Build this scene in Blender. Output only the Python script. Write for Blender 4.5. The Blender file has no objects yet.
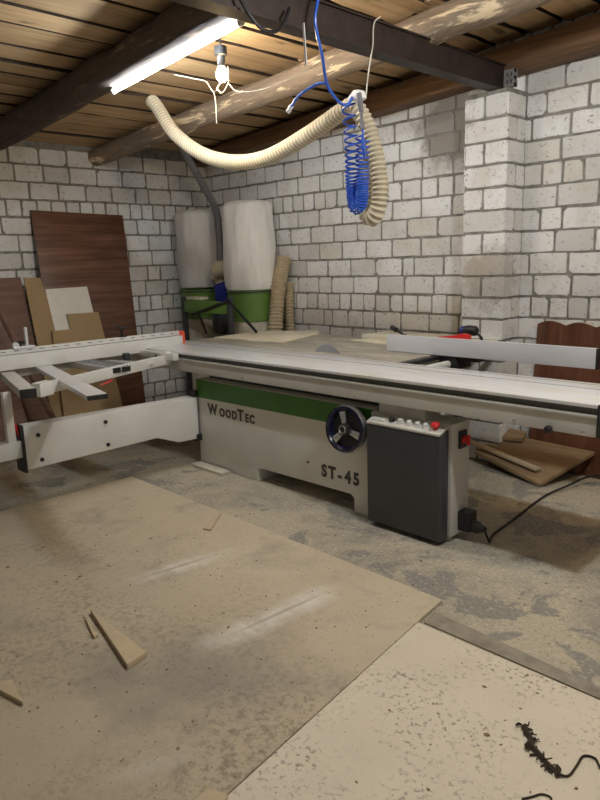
import bpy, bmesh, math, random
from mathutils import Vector, Matrix
random.seed(7)
PI = math.pi
scene = bpy.context.scene
COL = scene.collection

# ------------------------------------------------------------------ materials
def new_mat(name):
    m = bpy.data.materials.new(name); m.use_nodes = True
    nt = m.node_tree
    return m, nt, nt.nodes['Principled BSDF']

def ramp(nt, src, stops):
    r = nt.nodes.new('ShaderNodeValToRGB')
    els = r.color_ramp.elements
    while len(els) < len(stops): els.new(0.5)
    for e, (p, c) in zip(els, stops):
        e.position = p; e.color = (*c, 1) if len(c) == 3 else c
    nt.links.new(src, r.inputs[0])
    return r.outputs[0]

def noise(nt, scale, detail=5, vec=None, rough=.55, dist=0.0):
    n = nt.nodes.new('ShaderNodeTexNoise')
    n.inputs['Scale'].default_value = scale; n.inputs['Detail'].default_value = detail
    n.inputs['Roughness'].default_value = rough; n.inputs['Distortion'].default_value = dist
    if vec is not None: nt.links.new(vec, n.inputs['Vector'])
    return n.outputs['Fac']

def coords(nt, scale=(1, 1, 1), rot=(0, 0, 0), loc=(0, 0, 0)):
    t = nt.nodes.new('ShaderNodeTexCoord'); mp = nt.nodes.new('ShaderNodeMapping')
    mp.inputs['Scale'].default_value = scale; mp.inputs['Rotation'].default_value = rot
    mp.inputs['Location'].default_value = loc
    nt.links.new(t.outputs['Object'], mp.inputs['Vector'])
    return mp.outputs[0]

def mix(nt, fac, a, b, mode='MIX'):
    n = nt.nodes.new('ShaderNodeMix'); n.data_type = 'RGBA'; n.blend_type = mode
    for key, v in ((0, fac), (6, a), (7, b)):
        if isinstance(v, (int, float)): n.inputs[key].default_value = v
        elif isinstance(v, tuple): n.inputs[key].default_value = (*v, 1)
        else: nt.links.new(v, n.inputs[key])
    return n.outputs[2]

def math_(nt, op, a, b=None, c=None):
    n = nt.nodes.new('ShaderNodeMath'); n.operation = op
    for i, v in enumerate((a, b, c)):
        if v is None: continue
        if isinstance(v, (int, float)): n.inputs[i].default_value = v
        else: nt.links.new(v, n.inputs[i])
    return n.outputs[0]

def bump(nt, bsdf, h, strength=.3, dist=.01):
    b = nt.nodes.new('ShaderNodeBump')
    b.inputs['Strength'].default_value = strength; b.inputs['Distance'].default_value = dist
    nt.links.new(h, b.inputs['Height']); nt.links.new(b.outputs[0], bsdf.inputs['Normal'])

def island(nt):
    g = nt.nodes.new('ShaderNodeNewGeometry')
    return g.outputs['Random Per Island']

def plain(name, col, rough=.5, metal=0.0, var=.12, scale=14, bumpv=0.0):
    m, nt, b = new_mat(name)
    v = coords(nt)
    f = noise(nt, scale, 6, v)
    lo = tuple(c * (1 - var) for c in col); hi = tuple(min(1, c * (1 + var)) for c in col)
    nt.links.new(ramp(nt, f, [(.3, lo), (.7, hi)]), b.inputs['Base Color'])
    b.inputs['Roughness'].default_value = rough; b.inputs['Metallic'].default_value = metal
    if bumpv: bump(nt, b, noise(nt, scale * 5, 5, v), bumpv, .005)
    return m

def ball(nt, c, rad, wob):
    """ragged dirt patch round a point of the wall (object coordinates = metres)"""
    t = nt.nodes.new('ShaderNodeTexCoord')
    d = nt.nodes.new('ShaderNodeVectorMath'); d.operation = 'DISTANCE'
    nt.links.new(t.outputs['Object'], d.inputs[0]); d.inputs[1].default_value = c
    x = math_(nt, 'ADD', math_(nt, 'DIVIDE', d.outputs['Value'], rad), math_(nt, 'MULTIPLY', math_(nt, 'SUBTRACT', noise(nt, 9, 7, t.outputs['Object'], .7), .5), wob))
    mr = nt.nodes.new('ShaderNodeMapRange'); mr.inputs['From Min'].default_value = 1.0; mr.inputs['From Max'].default_value = .6
    nt.links.new(x, mr.inputs['Value'])
    return mr.outputs[0]

def brick_mat(name):
    m, nt, b = new_mat(name)
    v = coords(nt)
    r = island(nt)
    base = ramp(nt, r, [(0, (.68, .68, .67)), (.3, (.83, .835, .84)), (.7, (.89, .90, .91)), (1, (.73, .715, .68))])
    cl = noise(nt, 3.2, 6, v)
    base = mix(nt, ramp(nt, cl, [(.5, (0, 0, 0)), (.75, (.5, .5, .5))]), base, (.52, .47, .38))
    sp = noise(nt, 24, 5, v, .65)
    base = mix(nt, ramp(nt, sp, [(.63, (0, 0, 0)), (.70, (.85, .85, .85))]), base, (.16, .145, .13))
    sm = noise(nt, 11, 8, v, .75, 1.2)
    base = mix(nt, ramp(nt, sm, [(.56, (0, 0, 0)), (.72, (.55, .55, .55))]), base, (.42, .39, .34))
    mk = noise(nt, 34, 5, coords(nt, (1, 1, 1.6), loc=(7, 2, 3)), .7, .8)
    base = mix(nt, ramp(nt, mk, [(.60, (0, 0, 0)), (.66, (.8, .8, .8))]), base, (.22, .20, .175))
    base = mix(nt, math_(nt, 'MULTIPLY', ball(nt, (-2.95, 4.55, 2.47), .40, 1.3), .85), base, (.25, .225, .19))
    base = mix(nt, math_(nt, 'MULTIPLY', ball(nt, (-2.5, 4.32, 1.36), .24, 2.6), .45), base, (.36, .32, .26))
    nt.links.new(base, b.inputs['Base Color'])
    b.inputs['Roughness'].default_value = .95
    bump(nt, b, noise(nt, 45, 6, v), .35, .006)
    return m

def mortar_mat():
    m, nt, b = new_mat('mortar')
    v = coords(nt)
    nt.links.new(ramp(nt, noise(nt, 16, 7, v), [(.3, (.17, .165, .15)), (.7, (.36, .35, .325))]), b.inputs['Base Color'])
    b.inputs['Roughness'].default_value = 1
    bump(nt, b, noise(nt, 60, 6, v), .6, .01)
    return m

def board_mat(name, cols, along='Y', rough=.8, knots=True):
    """sawn timber: grain stretched along one axis, a tone of its own per board"""
    m, nt, b = new_mat(name)
    s = {'X': (.8, 14, 14), 'Y': (14, .8, 14), 'Z': (14, 14, .8)}[along]
    v = coords(nt, s)
    f = noise(nt, 1.6, 7, v, .6, .6)
    base = ramp(nt, f, [(.25, cols[0]), (.55, cols[1]), (.8, cols[2])])
    r = island(nt)
    base = mix(nt, .8, base, ramp(nt, r, [(0, (.62, .58, .55)), (.5, (1, 1, 1)), (1, (.82, .8, .78))]), 'MULTIPLY')
    if knots:
        s2 = {'X': (2, 7, 7), 'Y': (7, 2, 7), 'Z': (7, 7, 2)}[along]
        k = noise(nt, 1.3, 3, coords(nt, s2), .5)
        base = mix(nt, ramp(nt, k, [(.66, (0, 0, 0)), (.74, (.8, .8, .8))]), base, tuple(c * .35 for c in cols[0]))
    nt.links.new(base, b.inputs['Base Color'])
    b.inputs['Roughness'].default_value = rough
    bump(nt, b, f, .25, .006)
    return m

def log_mat(name, dark, light, th=.55):
    m, nt, b = new_mat(name)
    f = noise(nt, 1.6, 6, coords(nt, (1.6, 11, 11)), .6, .4)
    g = noise(nt, 4, 6, coords(nt, (1, 9, 9)), .6)
    base = ramp(nt, g, [(.3, tuple(c * .55 for c in dark)), (.7, dark)])
    base = mix(nt, ramp(nt, f, [(th, (0, 0, 0)), (th + .06, (1, 1, 1))]), base, light)
    nt.links.new(base, b.inputs['Base Color'])
    b.inputs['Roughness'].default_value = .9
    bump(nt, b, f, .5, .02)
    return m

def emit_mat(name, col, strength):
    m, nt, b = new_mat(name)
    b.inputs['Base Color'].default_value = (.9, .9, .9, 1)
    b.inputs['Emission Color'].default_value = (*col, 1)
    b.inputs['Emission Strength'].default_value = strength
    return m

def patch(nt, cx, cy, ang, hx, hy, wob=0.0):
    """soft elliptical mark of its own place on a sheet (object coordinates = metres)"""
    t = nt.nodes.new('ShaderNodeTexCoord'); mp = nt.nodes.new('ShaderNodeMapping'); mp.vector_type = 'TEXTURE'
    mp.inputs['Location'].default_value = (cx, cy, 0); mp.inputs['Rotation'].default_value = (0, 0, ang)
    mp.inputs['Scale'].default_value = (hx, hy, 1)
    nt.links.new(t.outputs['Object'], mp.inputs['Vector'])
    vm = nt.nodes.new('ShaderNodeVectorMath'); vm.operation = 'MULTIPLY'; vm.inputs[1].default_value = (1, 1, 0)
    nt.links.new(mp.outputs[0], vm.inputs[0])
    ln = nt.nodes.new('ShaderNodeVectorMath'); ln.operation = 'LENGTH'; nt.links.new(vm.outputs[0], ln.inputs[0])
    d = ln.outputs['Value']
    if wob: d = math_(nt, 'ADD', d, math_(nt, 'MULTIPLY', math_(nt, 'SUBTRACT', noise(nt, 9, 6), .5), wob))
    mr = nt.nodes.new('ShaderNodeMapRange'); mr.inputs['From Min'].default_value = 1.0; mr.inputs['From Max'].default_value = .25
    nt.links.new(d, mr.inputs['Value'])
    return mr.outputs[0]

def floor_mat():
    m, nt, b = new_mat('dusty_concrete')
    v = coords(nt)
    c1 = ramp(nt, noise(nt, 9, 8, v, .7), [(.3, (.20, .185, .16)), (.55, (.33, .31, .27)), (.8, (.46, .43, .37))])
    dust = noise(nt, 1.5, 7, v, .65, .5)
    base = mix(nt, ramp(nt, dust, [(.36, (0, 0, 0)), (.56, (.85, .85, .85))]), c1, (.55, .495, .375))
    pt = noise(nt, 2.8, 5, coords(nt, loc=(4, 1, 0)), .55, .4)
    base = mix(nt, ramp(nt, pt, [(.55, (0, 0, 0)), (.575, (.85, .85, .85))]), base, (.255, .25, .23))
    sp = noise(nt, 62, 5, v, .7)
    base = mix(nt, ramp(nt, sp, [(.54, (0, 0, 0)), (.66, (.75, .75, .75))]), base, (.17, .14, .11))
    sp2 = noise(nt, 48, 4, coords(nt, loc=(5, 3, 1)), .6)
    base = mix(nt, ramp(nt, sp2, [(.54, (0, 0, 0)), (.68, (.55, .55, .55))]), base, (.70, .64, .50))
    nt.links.new(base, b.inputs['Base Color']); b.inputs['Roughness'].default_value = .95
    bump(nt, b, noise(nt, 30, 8, v, .7), .5, .012)
    return m

def sheet_mat_brown():
    m, nt, b = new_mat('trodden_fibreboard')
    v = coords(nt)
    base = ramp(nt, noise(nt, 1.7, 6, v, .6), [(.3, (.55, .475, .345)), (.7, (.66, .585, .44))])
    g = noise(nt, 38, 9, v, .72, .2)
    dirt = math_(nt, 'MULTIPLY', ramp(nt, g, [(.47, (0, 0, 0)), (.62, (.9, .9, .9))]), ramp(nt, noise(nt, 1.8, 4, coords(nt, loc=(3.3, 1.2, 0))), [(.40, (.12, .12, .12)), (.60, (1, 1, 1))]))
    # the trodden half of the sheet away from the saw is the dirtier one
    tc = nt.nodes.new('ShaderNodeTexCoord'); sx = nt.nodes.new('ShaderNodeSeparateXYZ'); nt.links.new(tc.outputs['Object'], sx.inputs[0])
    mr = nt.nodes.new('ShaderNodeMapRange'); mr.inputs['From Min'].default_value = 1.95; mr.inputs['From Max'].default_value = 1.25
    mr.inputs['To Min'].default_value = .12
    nt.links.new(math_(nt, 'ADD', sx.outputs['Y'], math_(nt, 'MULTIPLY', noise(nt, 2.2, 5, v), .6)), mr.inputs['Value'])
    mr.inputs['From Min'].default_value = 2.25; mr.inputs['From Max'].default_value = 1.55
    base = mix(nt, math_(nt, 'MULTIPLY', dirt, mr.outputs[0]), base, (.20, .165, .12))
    base = mix(nt, math_(nt, 'MULTIPLY', mr.outputs[0], .45), base, (.37, .32, .235))
    big = noise(nt, 2.6, 7, coords(nt, loc=(2, 5, 0)), .65)
    base = mix(nt, ramp(nt, big, [(.52, (0, 0, 0)), (.70, (.5, .5, .5))]), base, (.26, .235, .20))
    sp = noise(nt, 85, 3, v, .5)
    base = mix(nt, ramp(nt, sp, [(.66, (0, 0, 0)), (.72, (.8, .8, .8))]), base, (.12, .09, .06))
    base = mix(nt, math_(nt, 'MULTIPLY', patch(nt, -1.90, 1.25, .7, .60, .34, 1.6), .6), base, (.25, .235, .21))
    for cx, cy, a, hx, hy, k in ((-2.70, 1.72, 1.42, .36, .085, .75), (-1.985, 1.72, 1.50, .40, .10, .9), (-1.62, .86, 1.2, .16, .05, .3)):
        base = mix(nt, math_(nt, 'MULTIPLY', math_(nt, 'MULTIPLY', patch(nt, cx, cy, a, hx, hy, 1.6), k), ramp(nt, noise(nt, 40, 6), [(.3, (.35, .35, .35)), (.6, (1, 1, 1))])), base, (.80, .78, .73))
    for cx, cy, a in ((-2.705, 1.71, 1.42), (-1.99, 1.76, 1.50)):
        base = mix(nt, math_(nt, 'MULTIPLY', patch(nt, cx, cy, a, .30, .016, .2), .7), base, (.40, .34, .25))
    nt.links.new(base, b.inputs['Base Color']); b.inputs['Roughness'].default_value = .8
    bump(nt, b, g, .25, .006)
    return m

def sheet_mat_pale():
    m, nt, b = new_mat('scuffed_pale_sheet')
    v = coords(nt)
    base = ramp(nt, noise(nt, 3, 5, v), [(.3, (.70, .635, .51)), (.7, (.79, .725, .59))])
    g = noise(nt, 44, 9, v, .74, .1)
    area = noise(nt, 2.3, 4, coords(nt, loc=(1, 0, 0)), .5)
    mk = math_(nt, 'MULTIPLY', ramp(nt, g, [(.54, (0, 0, 0)), (.60, (1, 1, 1))]), ramp(nt, area, [(.42, (0, 0, 0)), (.6, (.85, .85, .85))]))
    base = mix(nt, mk, base, (.11, .085, .06))
    sp = noise(nt, 60, 3, v, .5)
    base = mix(nt, ramp(nt, sp, [(.69, (0, 0, 0)), (.73, (.8, .8, .8))]), base, (.14, .11, .08))
    nt.links.new(base, b.inputs['Base Color']); b.inputs['Roughness'].default_value = .6
    return m

def laminate(name, a, b_, c, axis='Y'):
    m, nt, b = new_mat(name)
    s = (1, .8, 16) if axis == 'Y' else (14, 14, .7)
    f = noise(nt, 1.5, 7, coords(nt, s), .62, .5)
    nt.links.new(ramp(nt, f, [(.28, a), (.5, b_), (.72, c)]), b.inputs['Base Color'])
    b.inputs['Roughness'].default_value = .38
    return m

def fabric_mat(name, col):
    m, nt, b = new_mat(name)
    v = coords(nt, (1, 1, .35))
    f = noise(nt, 6, 6, v)
    nt.links.new(ramp(nt, f, [(.3, tuple(c * .82 for c in col)), (.7, col)]), b.inputs['Base Color'])
    b.inputs['Roughness'].default_value = .95
    bump(nt, b, noise(nt, 8, 5, coords(nt, (3, 3, .6))), .5, .03)
    return m

def scale_mat():
    m, nt, b = new_mat('scale_tape')
    t = nt.nodes.new('ShaderNodeTexCoord'); sp = nt.nodes.new('ShaderNodeSeparateXYZ'); nt.links.new(t.outputs['Object'], sp.inputs[0])
    d = math_(nt, 'GREATER_THAN', math_(nt, 'FRACT', math_(nt, 'MULTIPLY', sp.outputs['Y'], 11)), .62)
    nt.links.new(mix(nt, d, (.72, .72, .70), (.28, .28, .28)), b.inputs['Base Color']); b.inputs['Roughness'].default_value = .5
    return m

def table_mat():
    m, nt, b = new_mat('dusty_cast_iron')
    v = coords(nt)
    f = noise(nt, 3.5, 7, coords(nt, (1, 2.5, 1)), .65)
    nt.links.new(ramp(nt, f, [(.35, (.30, .28, .24)), (.55, (.42, .39, .33)), (.72, (.68, .63, .50))]), b.inputs['Base Color'])
    b.inputs['Roughness'].default_value = .55
    return m

def alu_mat(name, col, rough, dusty=True):
    m, nt, b = new_mat(name)
    f = noise(nt, 3, 7, coords(nt, (1, 5, 5)), .7)
    base = ramp(nt, f, [(.3, tuple(c * .9 for c in col)), (.7, col)])
    if dusty:
        d = noise(nt, 2.2, 7, coords(nt, (1, 3, 1), loc=(3, 1, 0)), .65)
        base = mix(nt, ramp(nt, d, [(.48, (0, 0, 0)), (.68, (.8, .8, .8))]), base, (.74, .70, .60))
    nt.links.new(base, b.inputs['Base Color'])
    b.inputs['Roughness'].default_value = rough; b.inputs['Metallic'].default_value = .25
    return m

M = dict(
    brick=brick_mat('white_silicate_brick'), mortar=mortar_mat(), floor=floor_mat(),
    plank=board_mat('ceiling_plank', [(.42, .27, .13), (.62, .43, .23), (.74, .54, .32)]),
    bark=plain('bark_edge', (.055, .036, .024), .95, 0, .4, 20),
    gap=plain('roof_gap_shade', (.03, .025, .022), .95),  # dark colour stands in for the shade behind the board gaps
    logdark=log_mat('dark_log', (.12, .09, .07), (.26, .18, .12), .60),
    loglight=log_mat('peeled_log', (.36, .27, .19), (.82, .66, .44), .56),
    beamw=board_mat('squared_beam', [(.10, .055, .03), (.20, .115, .06), (.34, .205, .11)], 'X'),
    steel=plain('brown_painted_steel', (.042, .028, .024), .55, .3, .3),
    beige=plain('machine_beige', (.68, .67, .62), .45, 0, .06, 3),
    beige2=plain('machine_grey_beige', (.58, .57, .53), .45, 0, .08, 3),
    green=plain('machine_green', (.045, .165, .018), .4, 0, .12, 4),
    dgreen=plain('collector_green', (.13, .25, .05), .45, 0, .15, 5),
    black=plain('black_plastic', (.018, .018, .02), .45, 0, .2),
    charcoal=plain('charcoal_panel', (.045, .05, .055), .42, 0, .1, 5),
    alu=alu_mat('aluminium_table', (.86, .88, .92), .30),
    fence=alu_mat('anodised_fence', (.78, .80, .86), .45, False),
    white=plain('white_paint', (.74, .74, .72), .4, 0, .06, 5),
    iron=table_mat(), letter=plain('grey_lettering', (.055, .052, .048), .5),
    navy=plain('dark_navy_plastic', (.008, .010, .035), .25, 0, .1),
    chrome=plain('chrome', (.75, .76, .78), .18, .9, .03), red=plain('red_plastic', (.62, .03, .03), .35),
    rred=plain('red_cap', (.85, .10, .05), .4),
    cream=plain('raw_cream_board', (.82, .76, .60), .7, 0, .06, 5),
    mdf=plain('fibreboard', (.40, .285, .15), .8, 0, .07, 5),
    wedge=plain('fibreboard_offcut', (.56, .46, .31), .8, 0, .07, 12),
    edge=plain('offcut_edge', (.33, .23, .12), .85),
    walnut=laminate('dark_walnut_laminate', (.075, .032, .02), (.15, .07, .042), (.25, .125, .08)),
    walnut2=laminate('grey_walnut_laminate', (.13, .075, .055), (.20, .12, .09), (.26, .165, .125)),
    curve=laminate('red_brown_panel', (.075, .028, .016), (.14, .055, .03), (.19, .085, .05), 'Z'),
    whiteboard=plain('white_laminate', (.80, .78, .72), .4, 0, .04),
    pale=sheet_mat_pale(), brown=sheet_mat_brown(),
    bag=fabric_mat('filter_cloth', (.93, .92, .90)), bag2=fabric_mat('greyer_filter_cloth', (.74, .73, .71)),  # bag2 is the same cloth in a greyer tone
    sack=plain('collection_sack', (.62, .58, .48), .8, 0, .2, 6),
    hose=plain('cream_ribbed_hose', (.68, .62, .475), .55, 0, .06), hose2=plain('tan_ribbed_hose', (.52, .42, .28), .6, 0, .12),
    hose3=plain('amber_hose', (.56, .49, .34), .5, 0, .1),
    bluehose=plain('blue_air_hose', (.035, .125, .62), .35, 0, .1), bluecan=plain('blue_motor', (.02, .035, .32), .4),
    greypipe=plain('grey_pipe', (.17, .17, .19), .5), tape=plain('white_tape', (.85, .85, .83), .6),
    string=plain('pale_string', (.70, .66, .56), .9), cable=plain('black_cable', (.012, .012, .014), .5),
    rope=plain('dark_rag', (.05, .038, .025), .95, 0, .4, 40), chip=plain('wood_chips', (.30, .22, .13), .9, 0, .5, 60),
    tube=emit_mat('led_tube', (.88, .95, 1.0), 125), bulb=emit_mat('warm_bulb', (1.0, .72, .38), 330),
    holl=plain('grey_hollow_brick', (.22, .215, .215), .95, 0, .15, 20, .4),
    oldwood=board_mat('old_board', [(.20, .13, .07), (.32, .22, .12), (.42, .30, .18)], 'X', .8, False),
    scale=scale_mat(),
    railgrey=plain('rail_grey', (.13, .13, .125), .5, .3),
    groove=plain('hose_groove_shade', (.50, .43, .30), .7, 0, .1),  # darker tan paints the shade between the hose ribs
    dustwood=plain('dusty_strip', (.31, .28, .225), .95, 0, .2, 18, .3),
    blade=plain('saw_blade_steel', (.36, .38, .43), .35, .6, .05),
)

# ------------------------------------------------------------------ mesh helpers
class MB:
    def __init__(s): s.bm = bmesh.new()
    def box(s, x0, x1, y0, y1, z0, z1, bev=0.0, mi=0, mat=None):
        vs = [s.bm.verts.new(p) for p in ((x0,y0,z0),(x1,y0,z0),(x1,y1,z0),(x0,y1,z0),(x0,y0,z1),(x1,y0,z1),(x1,y1,z1),(x0,y1,z1))]
        fs = [s.bm.faces.new([vs[i] for i in q]) for q in ((3,2,1,0),(4,5,6,7),(0,1,5,4),(1,2,6,5),(2,3,7,6),(3,0,4,7))]
        for f in fs: f.material_index = mi
        if mat is not None: bmesh.ops.transform(s.bm, matrix=mat, verts=vs)
        if bev:
            es = list({e for f in fs for e in f.edges})
            r = bmesh.ops.bevel(s.bm, geom=es, offset=bev, segments=2, affect='EDGES', profile=.6)
            for f in r['faces']: f.material_index = mi
        return s
    def prism(s, pts, d, bev=0.0, mi=0):
        """polygon pts (3D, planar) pushed along vector d"""
        d = Vector(d)
        a = [s.bm.verts.new(p) for p in pts]; b = [s.bm.verts.new(Vector(p) + d) for p in pts]
        n = len(pts); fs = [s.bm.faces.new(a[::-1]), s.bm.faces.new(b)]
        for i in range(n): fs.append(s.bm.faces.new((a[i], a[(i+1) % n], b[(i+1) % n], b[i])))
        for f in fs: f.material_index = mi
        bmesh.ops.recalc_face_normals(s.bm, faces=fs)
        if bev:
            es = list({e for f in fs for e in f.edges})
            bmesh.ops.bevel(s.bm, geom=es, offset=bev, segments=2, affect='EDGES', profile=.6)
        return s
    def bar(s, a, b, w, h, bev=0.0, up=(0, 0, 1)):
        """rectangular bar from a to b; w sideways, h along up"""
        a = Vector(a); b = Vector(b); d = b - a; L = d.length; d.normalize()
        sx = d.cross(Vector(up)).normalized(); u = sx.cross(d)
        m = Matrix(((d.x, sx.x, u.x, a.x), (d.y, sx.y, u.y, a.y), (d.z, sx.z, u.z, a.z), (0, 0, 0, 1)))
        return s.box(0, L, -w/2, w/2, -h/2, h/2, bev, 0, m)
    def tube(s, path, r, n=10, caps=True, closed=False):
        """sweep; r a number or one per point"""
        P = [Vector(p) for p in path]; k = len(P)
        R = r if isinstance(r, (list, tuple)) else [r] * k
        t0 = (P[1] - P[0]).normalized()
        ref = Vector((0, 0, 1)) if abs(t0.z) < .9 else Vector((1, 0, 0))
        nrm = (ref - t0 * ref.dot(t0)).normalized()
        rings = []
        for i in range(k):
            t = (P[min(i+1, k-1)] - P[max(i-1, 0)]).normalized()
            nrm = (nrm - t * nrm.dot(t)).normalized(); bn = t.cross(nrm)
            rings.append([s.bm.verts.new(P[i] + (nrm * math.cos(2*PI*j/n) + bn * math.sin(2*PI*j/n)) * R[i]) for j in range(n)])
        for i in range(k - 1):
            for j in range(n):
                s.bm.faces.new((rings[i][j], rings[i][(j+1) % n], rings[i+1][(j+1) % n], rings[i+1][j]))
        if caps:
            s.bm.faces.new(rings[0][::-1]); s.bm.faces.new(rings[-1])
        return s
    def lathe(s, c, prof, n=24, axis='Z', wob=None):
        """profile [(radius, height)] turned about axis through c"""
        c = Vector(c); rings = []
        for i, (r, h) in enumerate(prof):
            ring = []
            for j in range(n):
                a = 2*PI*j/n; rr = r * (wob(a, h) if wob else 1)
                p = {'Z': (rr*math.cos(a), rr*math.sin(a), h), 'Y': (rr*math.cos(a), h, -rr*math.sin(a)), 'X': (h, rr*math.cos(a), rr*math.sin(a))}[axis]
                ring.append(s.bm.verts.new(c + Vector(p)))
            rings.append(ring)
        for i in range(len(rings) - 1):
            for j in range(n):
                s.bm.faces.new((rings[i][j], rings[i][(j+1) % n], rings[i+1][(j+1) % n], rings[i+1][j]))
        if prof[0] == prof[-1]: return s      # a closed ring needs no end faces
        if prof[0][0] > 1e-4: s.bm.faces.new(rings[0][::-1])
        if prof[-1][0] > 1e-4: s.bm.faces.new(rings[-1])
        return s

ROOTS = {}
def add(name, mb, mat, parent=None, smooth=True):
    bm = mb.bm if isinstance(mb, MB) else mb
    bmesh.ops.remove_doubles(bm, verts=bm.verts, dist=1e-6)
    bmesh.ops.recalc_face_normals(bm, faces=bm.faces)
    me = bpy.data.meshes.new(name); 
    root = parent
    while root is not None and root.parent is not None: root = root.parent
    if root is not None: off = Vector(root['base_'])
    else:
        xs = [v.co for v in bm.verts]
        off = Vector(((min(v.x for v in xs) + max(v.x for v in xs)) / 2, (min(v.y for v in xs) + max(v.y for v in xs)) / 2, min(v.z for v in xs)))
        if name in ('floor', 'brown_sheet', 'pale_sheet', 'wall_pillar') or name.startswith(('wall', 'ceil')): off = Vector((0, 0, 0))
    bmesh.ops.translate(bm, verts=bm.verts, vec=-off)
    bm.to_mesh(me); bm.free()
    for m in (mat if isinstance(mat, (list, tuple)) else [mat]): me.materials.append(m)
    if smooth:
        me.shade_smooth(); me.set_sharp_from_angle(angle=math.radians(35))
    o = bpy.data.objects.new(name, me); COL.objects.link(o)
    if parent is not None: o.parent = parent
    else: o.location = off; o['base_'] = tuple(off)
    return o

def tag(o, label=None, cat=None, group=None, kind=None):
    if label: o['label'] = label
    if cat: o['category'] = cat
    if group: o['group'] = group
    if kind: o['kind'] = kind
    return o

def thing(name, base, label, cat, group=None):
    o = bpy.data.objects.new(name, None); COL.objects.link(o)
    o.location = base; o['base_'] = tuple(base); o.empty_display_size = .1
    return tag(o, label, cat, group)

def smooth_path(pts, n=12):
    """Catmull-Rom through the points"""
    P = [Vector(p) for p in pts]; P = [2*P[0]-P[1]] + P + [2*P[-1]-P[-2]]
    out = []
    for i in range(1, len(P) - 2):
        a, b, c, d = P[i-1:i+3]
        for k in range(n):
            t = k / n
            out.append(.5*((2*b) + (c-a)*t + (2*a-5*b+4*c-d)*t*t + (3*b-a-3*c+d)*t**3))
    out.append(P[-2]); return out

def even(path, step):
    """resample at even spacing"""
    out = [path[0].copy()]; carry = 0.0
    for a, b in zip(path, path[1:]):
        L = (b-a).length; t = step - carry
        while t <= L:
            out.append(a.lerp(b, t/L)); t += step
        carry = L - (t - step)
    return out

def ribbed(pts, r, pitch=.022, depth=.07, n=16):
    p = even(smooth_path(pts), pitch/4)
    prof = (1 + depth, 1.0, 1 - depth, 1.0)
    mb = MB().tube(p, [r * prof[i % 4] for i in range(len(p))], n)
    mb.bm.faces.ensure_lookup_table()
    for i in range(len(p) - 1):
        if i % 4 in (1, 2):
            for j in range(n): mb.bm.faces[i*n + j].material_index = 1
    return mb

def text_bm(body, size, depth, mat4):
    cu = bpy.data.curves.new('t', 'FONT'); cu.body = body; cu.size = size; cu.extrude = depth; cu.offset = size*.045
    cu.align_x = 'LEFT'
    ob = bpy.data.objects.new('t', cu); COL.objects.link(ob)
    dg = bpy.context.evaluated_depsgraph_get()
    me = bpy.data.meshes.new_from_object(ob.evaluated_get(dg))
    bm = bmesh.new(); bm.from_mesh(me)
    bpy.data.objects.remove(ob); bpy.data.curves.remove(cu); bpy.data.meshes.remove(me)
    w = max(v.co.x for v in bm.verts) - min(v.co.x for v in bm.verts)
    bmesh.ops.transform(bm, matrix=mat4, verts=bm.verts)
    return bm, w

# ------------------------------------------------------------------ room shell
XL, YR, XN, YN = -6.06, 4.55, 3.6, -4.2     # left wall, right wall, unseen walls behind the viewer
CH = .15                                     # brick course
Z0 = .01                                     # bottom of the first course

def brick_outline(bm, T, u0, u1, v0, v1, rng, th=.006):
    """one brick face with chipped, wavering edges; T maps (u, v, out) to a point"""
    w, h = u1 - u0, v1 - v0
    j = lambda a: rng.uniform(-a, a)
    c = [rng.uniform(.002, .008) if rng.random() < .8 else rng.uniform(.010, .028) for _ in range(4)]
    c = [min(x, w*.3, h*.3) for x in c]
    def side(a, b, n):
        return [(a[0] + (b[0]-a[0])*i/n + (0 if i in (0, n) else j(.003)), a[1] + (b[1]-a[1])*i/n + (0 if i in (0, n) else j(.003))) for i in range(n)]
    n = 4 if w > .2 else 2
    sk = j(.004)
    pts = []
    pts += side((u0 + c[0], v0 + j(.003)), (u1 - c[1], v0 + j(.003)), n)
    pts += side((u1 - c[1], v0 + j(.002)), (u1 + sk, v0 + c[1]), 1)
    pts += side((u1 + sk, v0 + c[1]), (u1, v1 - c[2]), 2)
    pts += side((u1, v1 - c[2]), (u1 - c[2], v1 + j(.003)), 1)
    pts += side((u1 - c[2], v1 + j(.003)), (u0 + c[3], v1 + j(.003)), n)
    pts += side((u0 + c[3], v1), (u0 + sk, v1 - c[3]), 1)
    pts += side((u0 + sk, v1 - c[3]), (u0, v0 + c[0]), 2)
    pts += side((u0, v0 + c[0]), (u0 + c[0], v0), 1)
    cx, cy = (u0+u1)/2, (v0+v1)/2
    dz = j(.002)
    lo = [bm.verts.new(T(u, v, -.004)) for u, v in pts]
    hi = [bm.verts.new(T(cx + (u-cx)*(1-.006/w), cy + (v-cy)*(1-.008/h), th + dz)) for u, v in pts]
    k = len(pts)
    for i in range(k): bm.faces.new((lo[i], lo[(i+1) % k], hi[(i+1) % k], hi[i]))
    bm.faces.new(hi)

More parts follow.
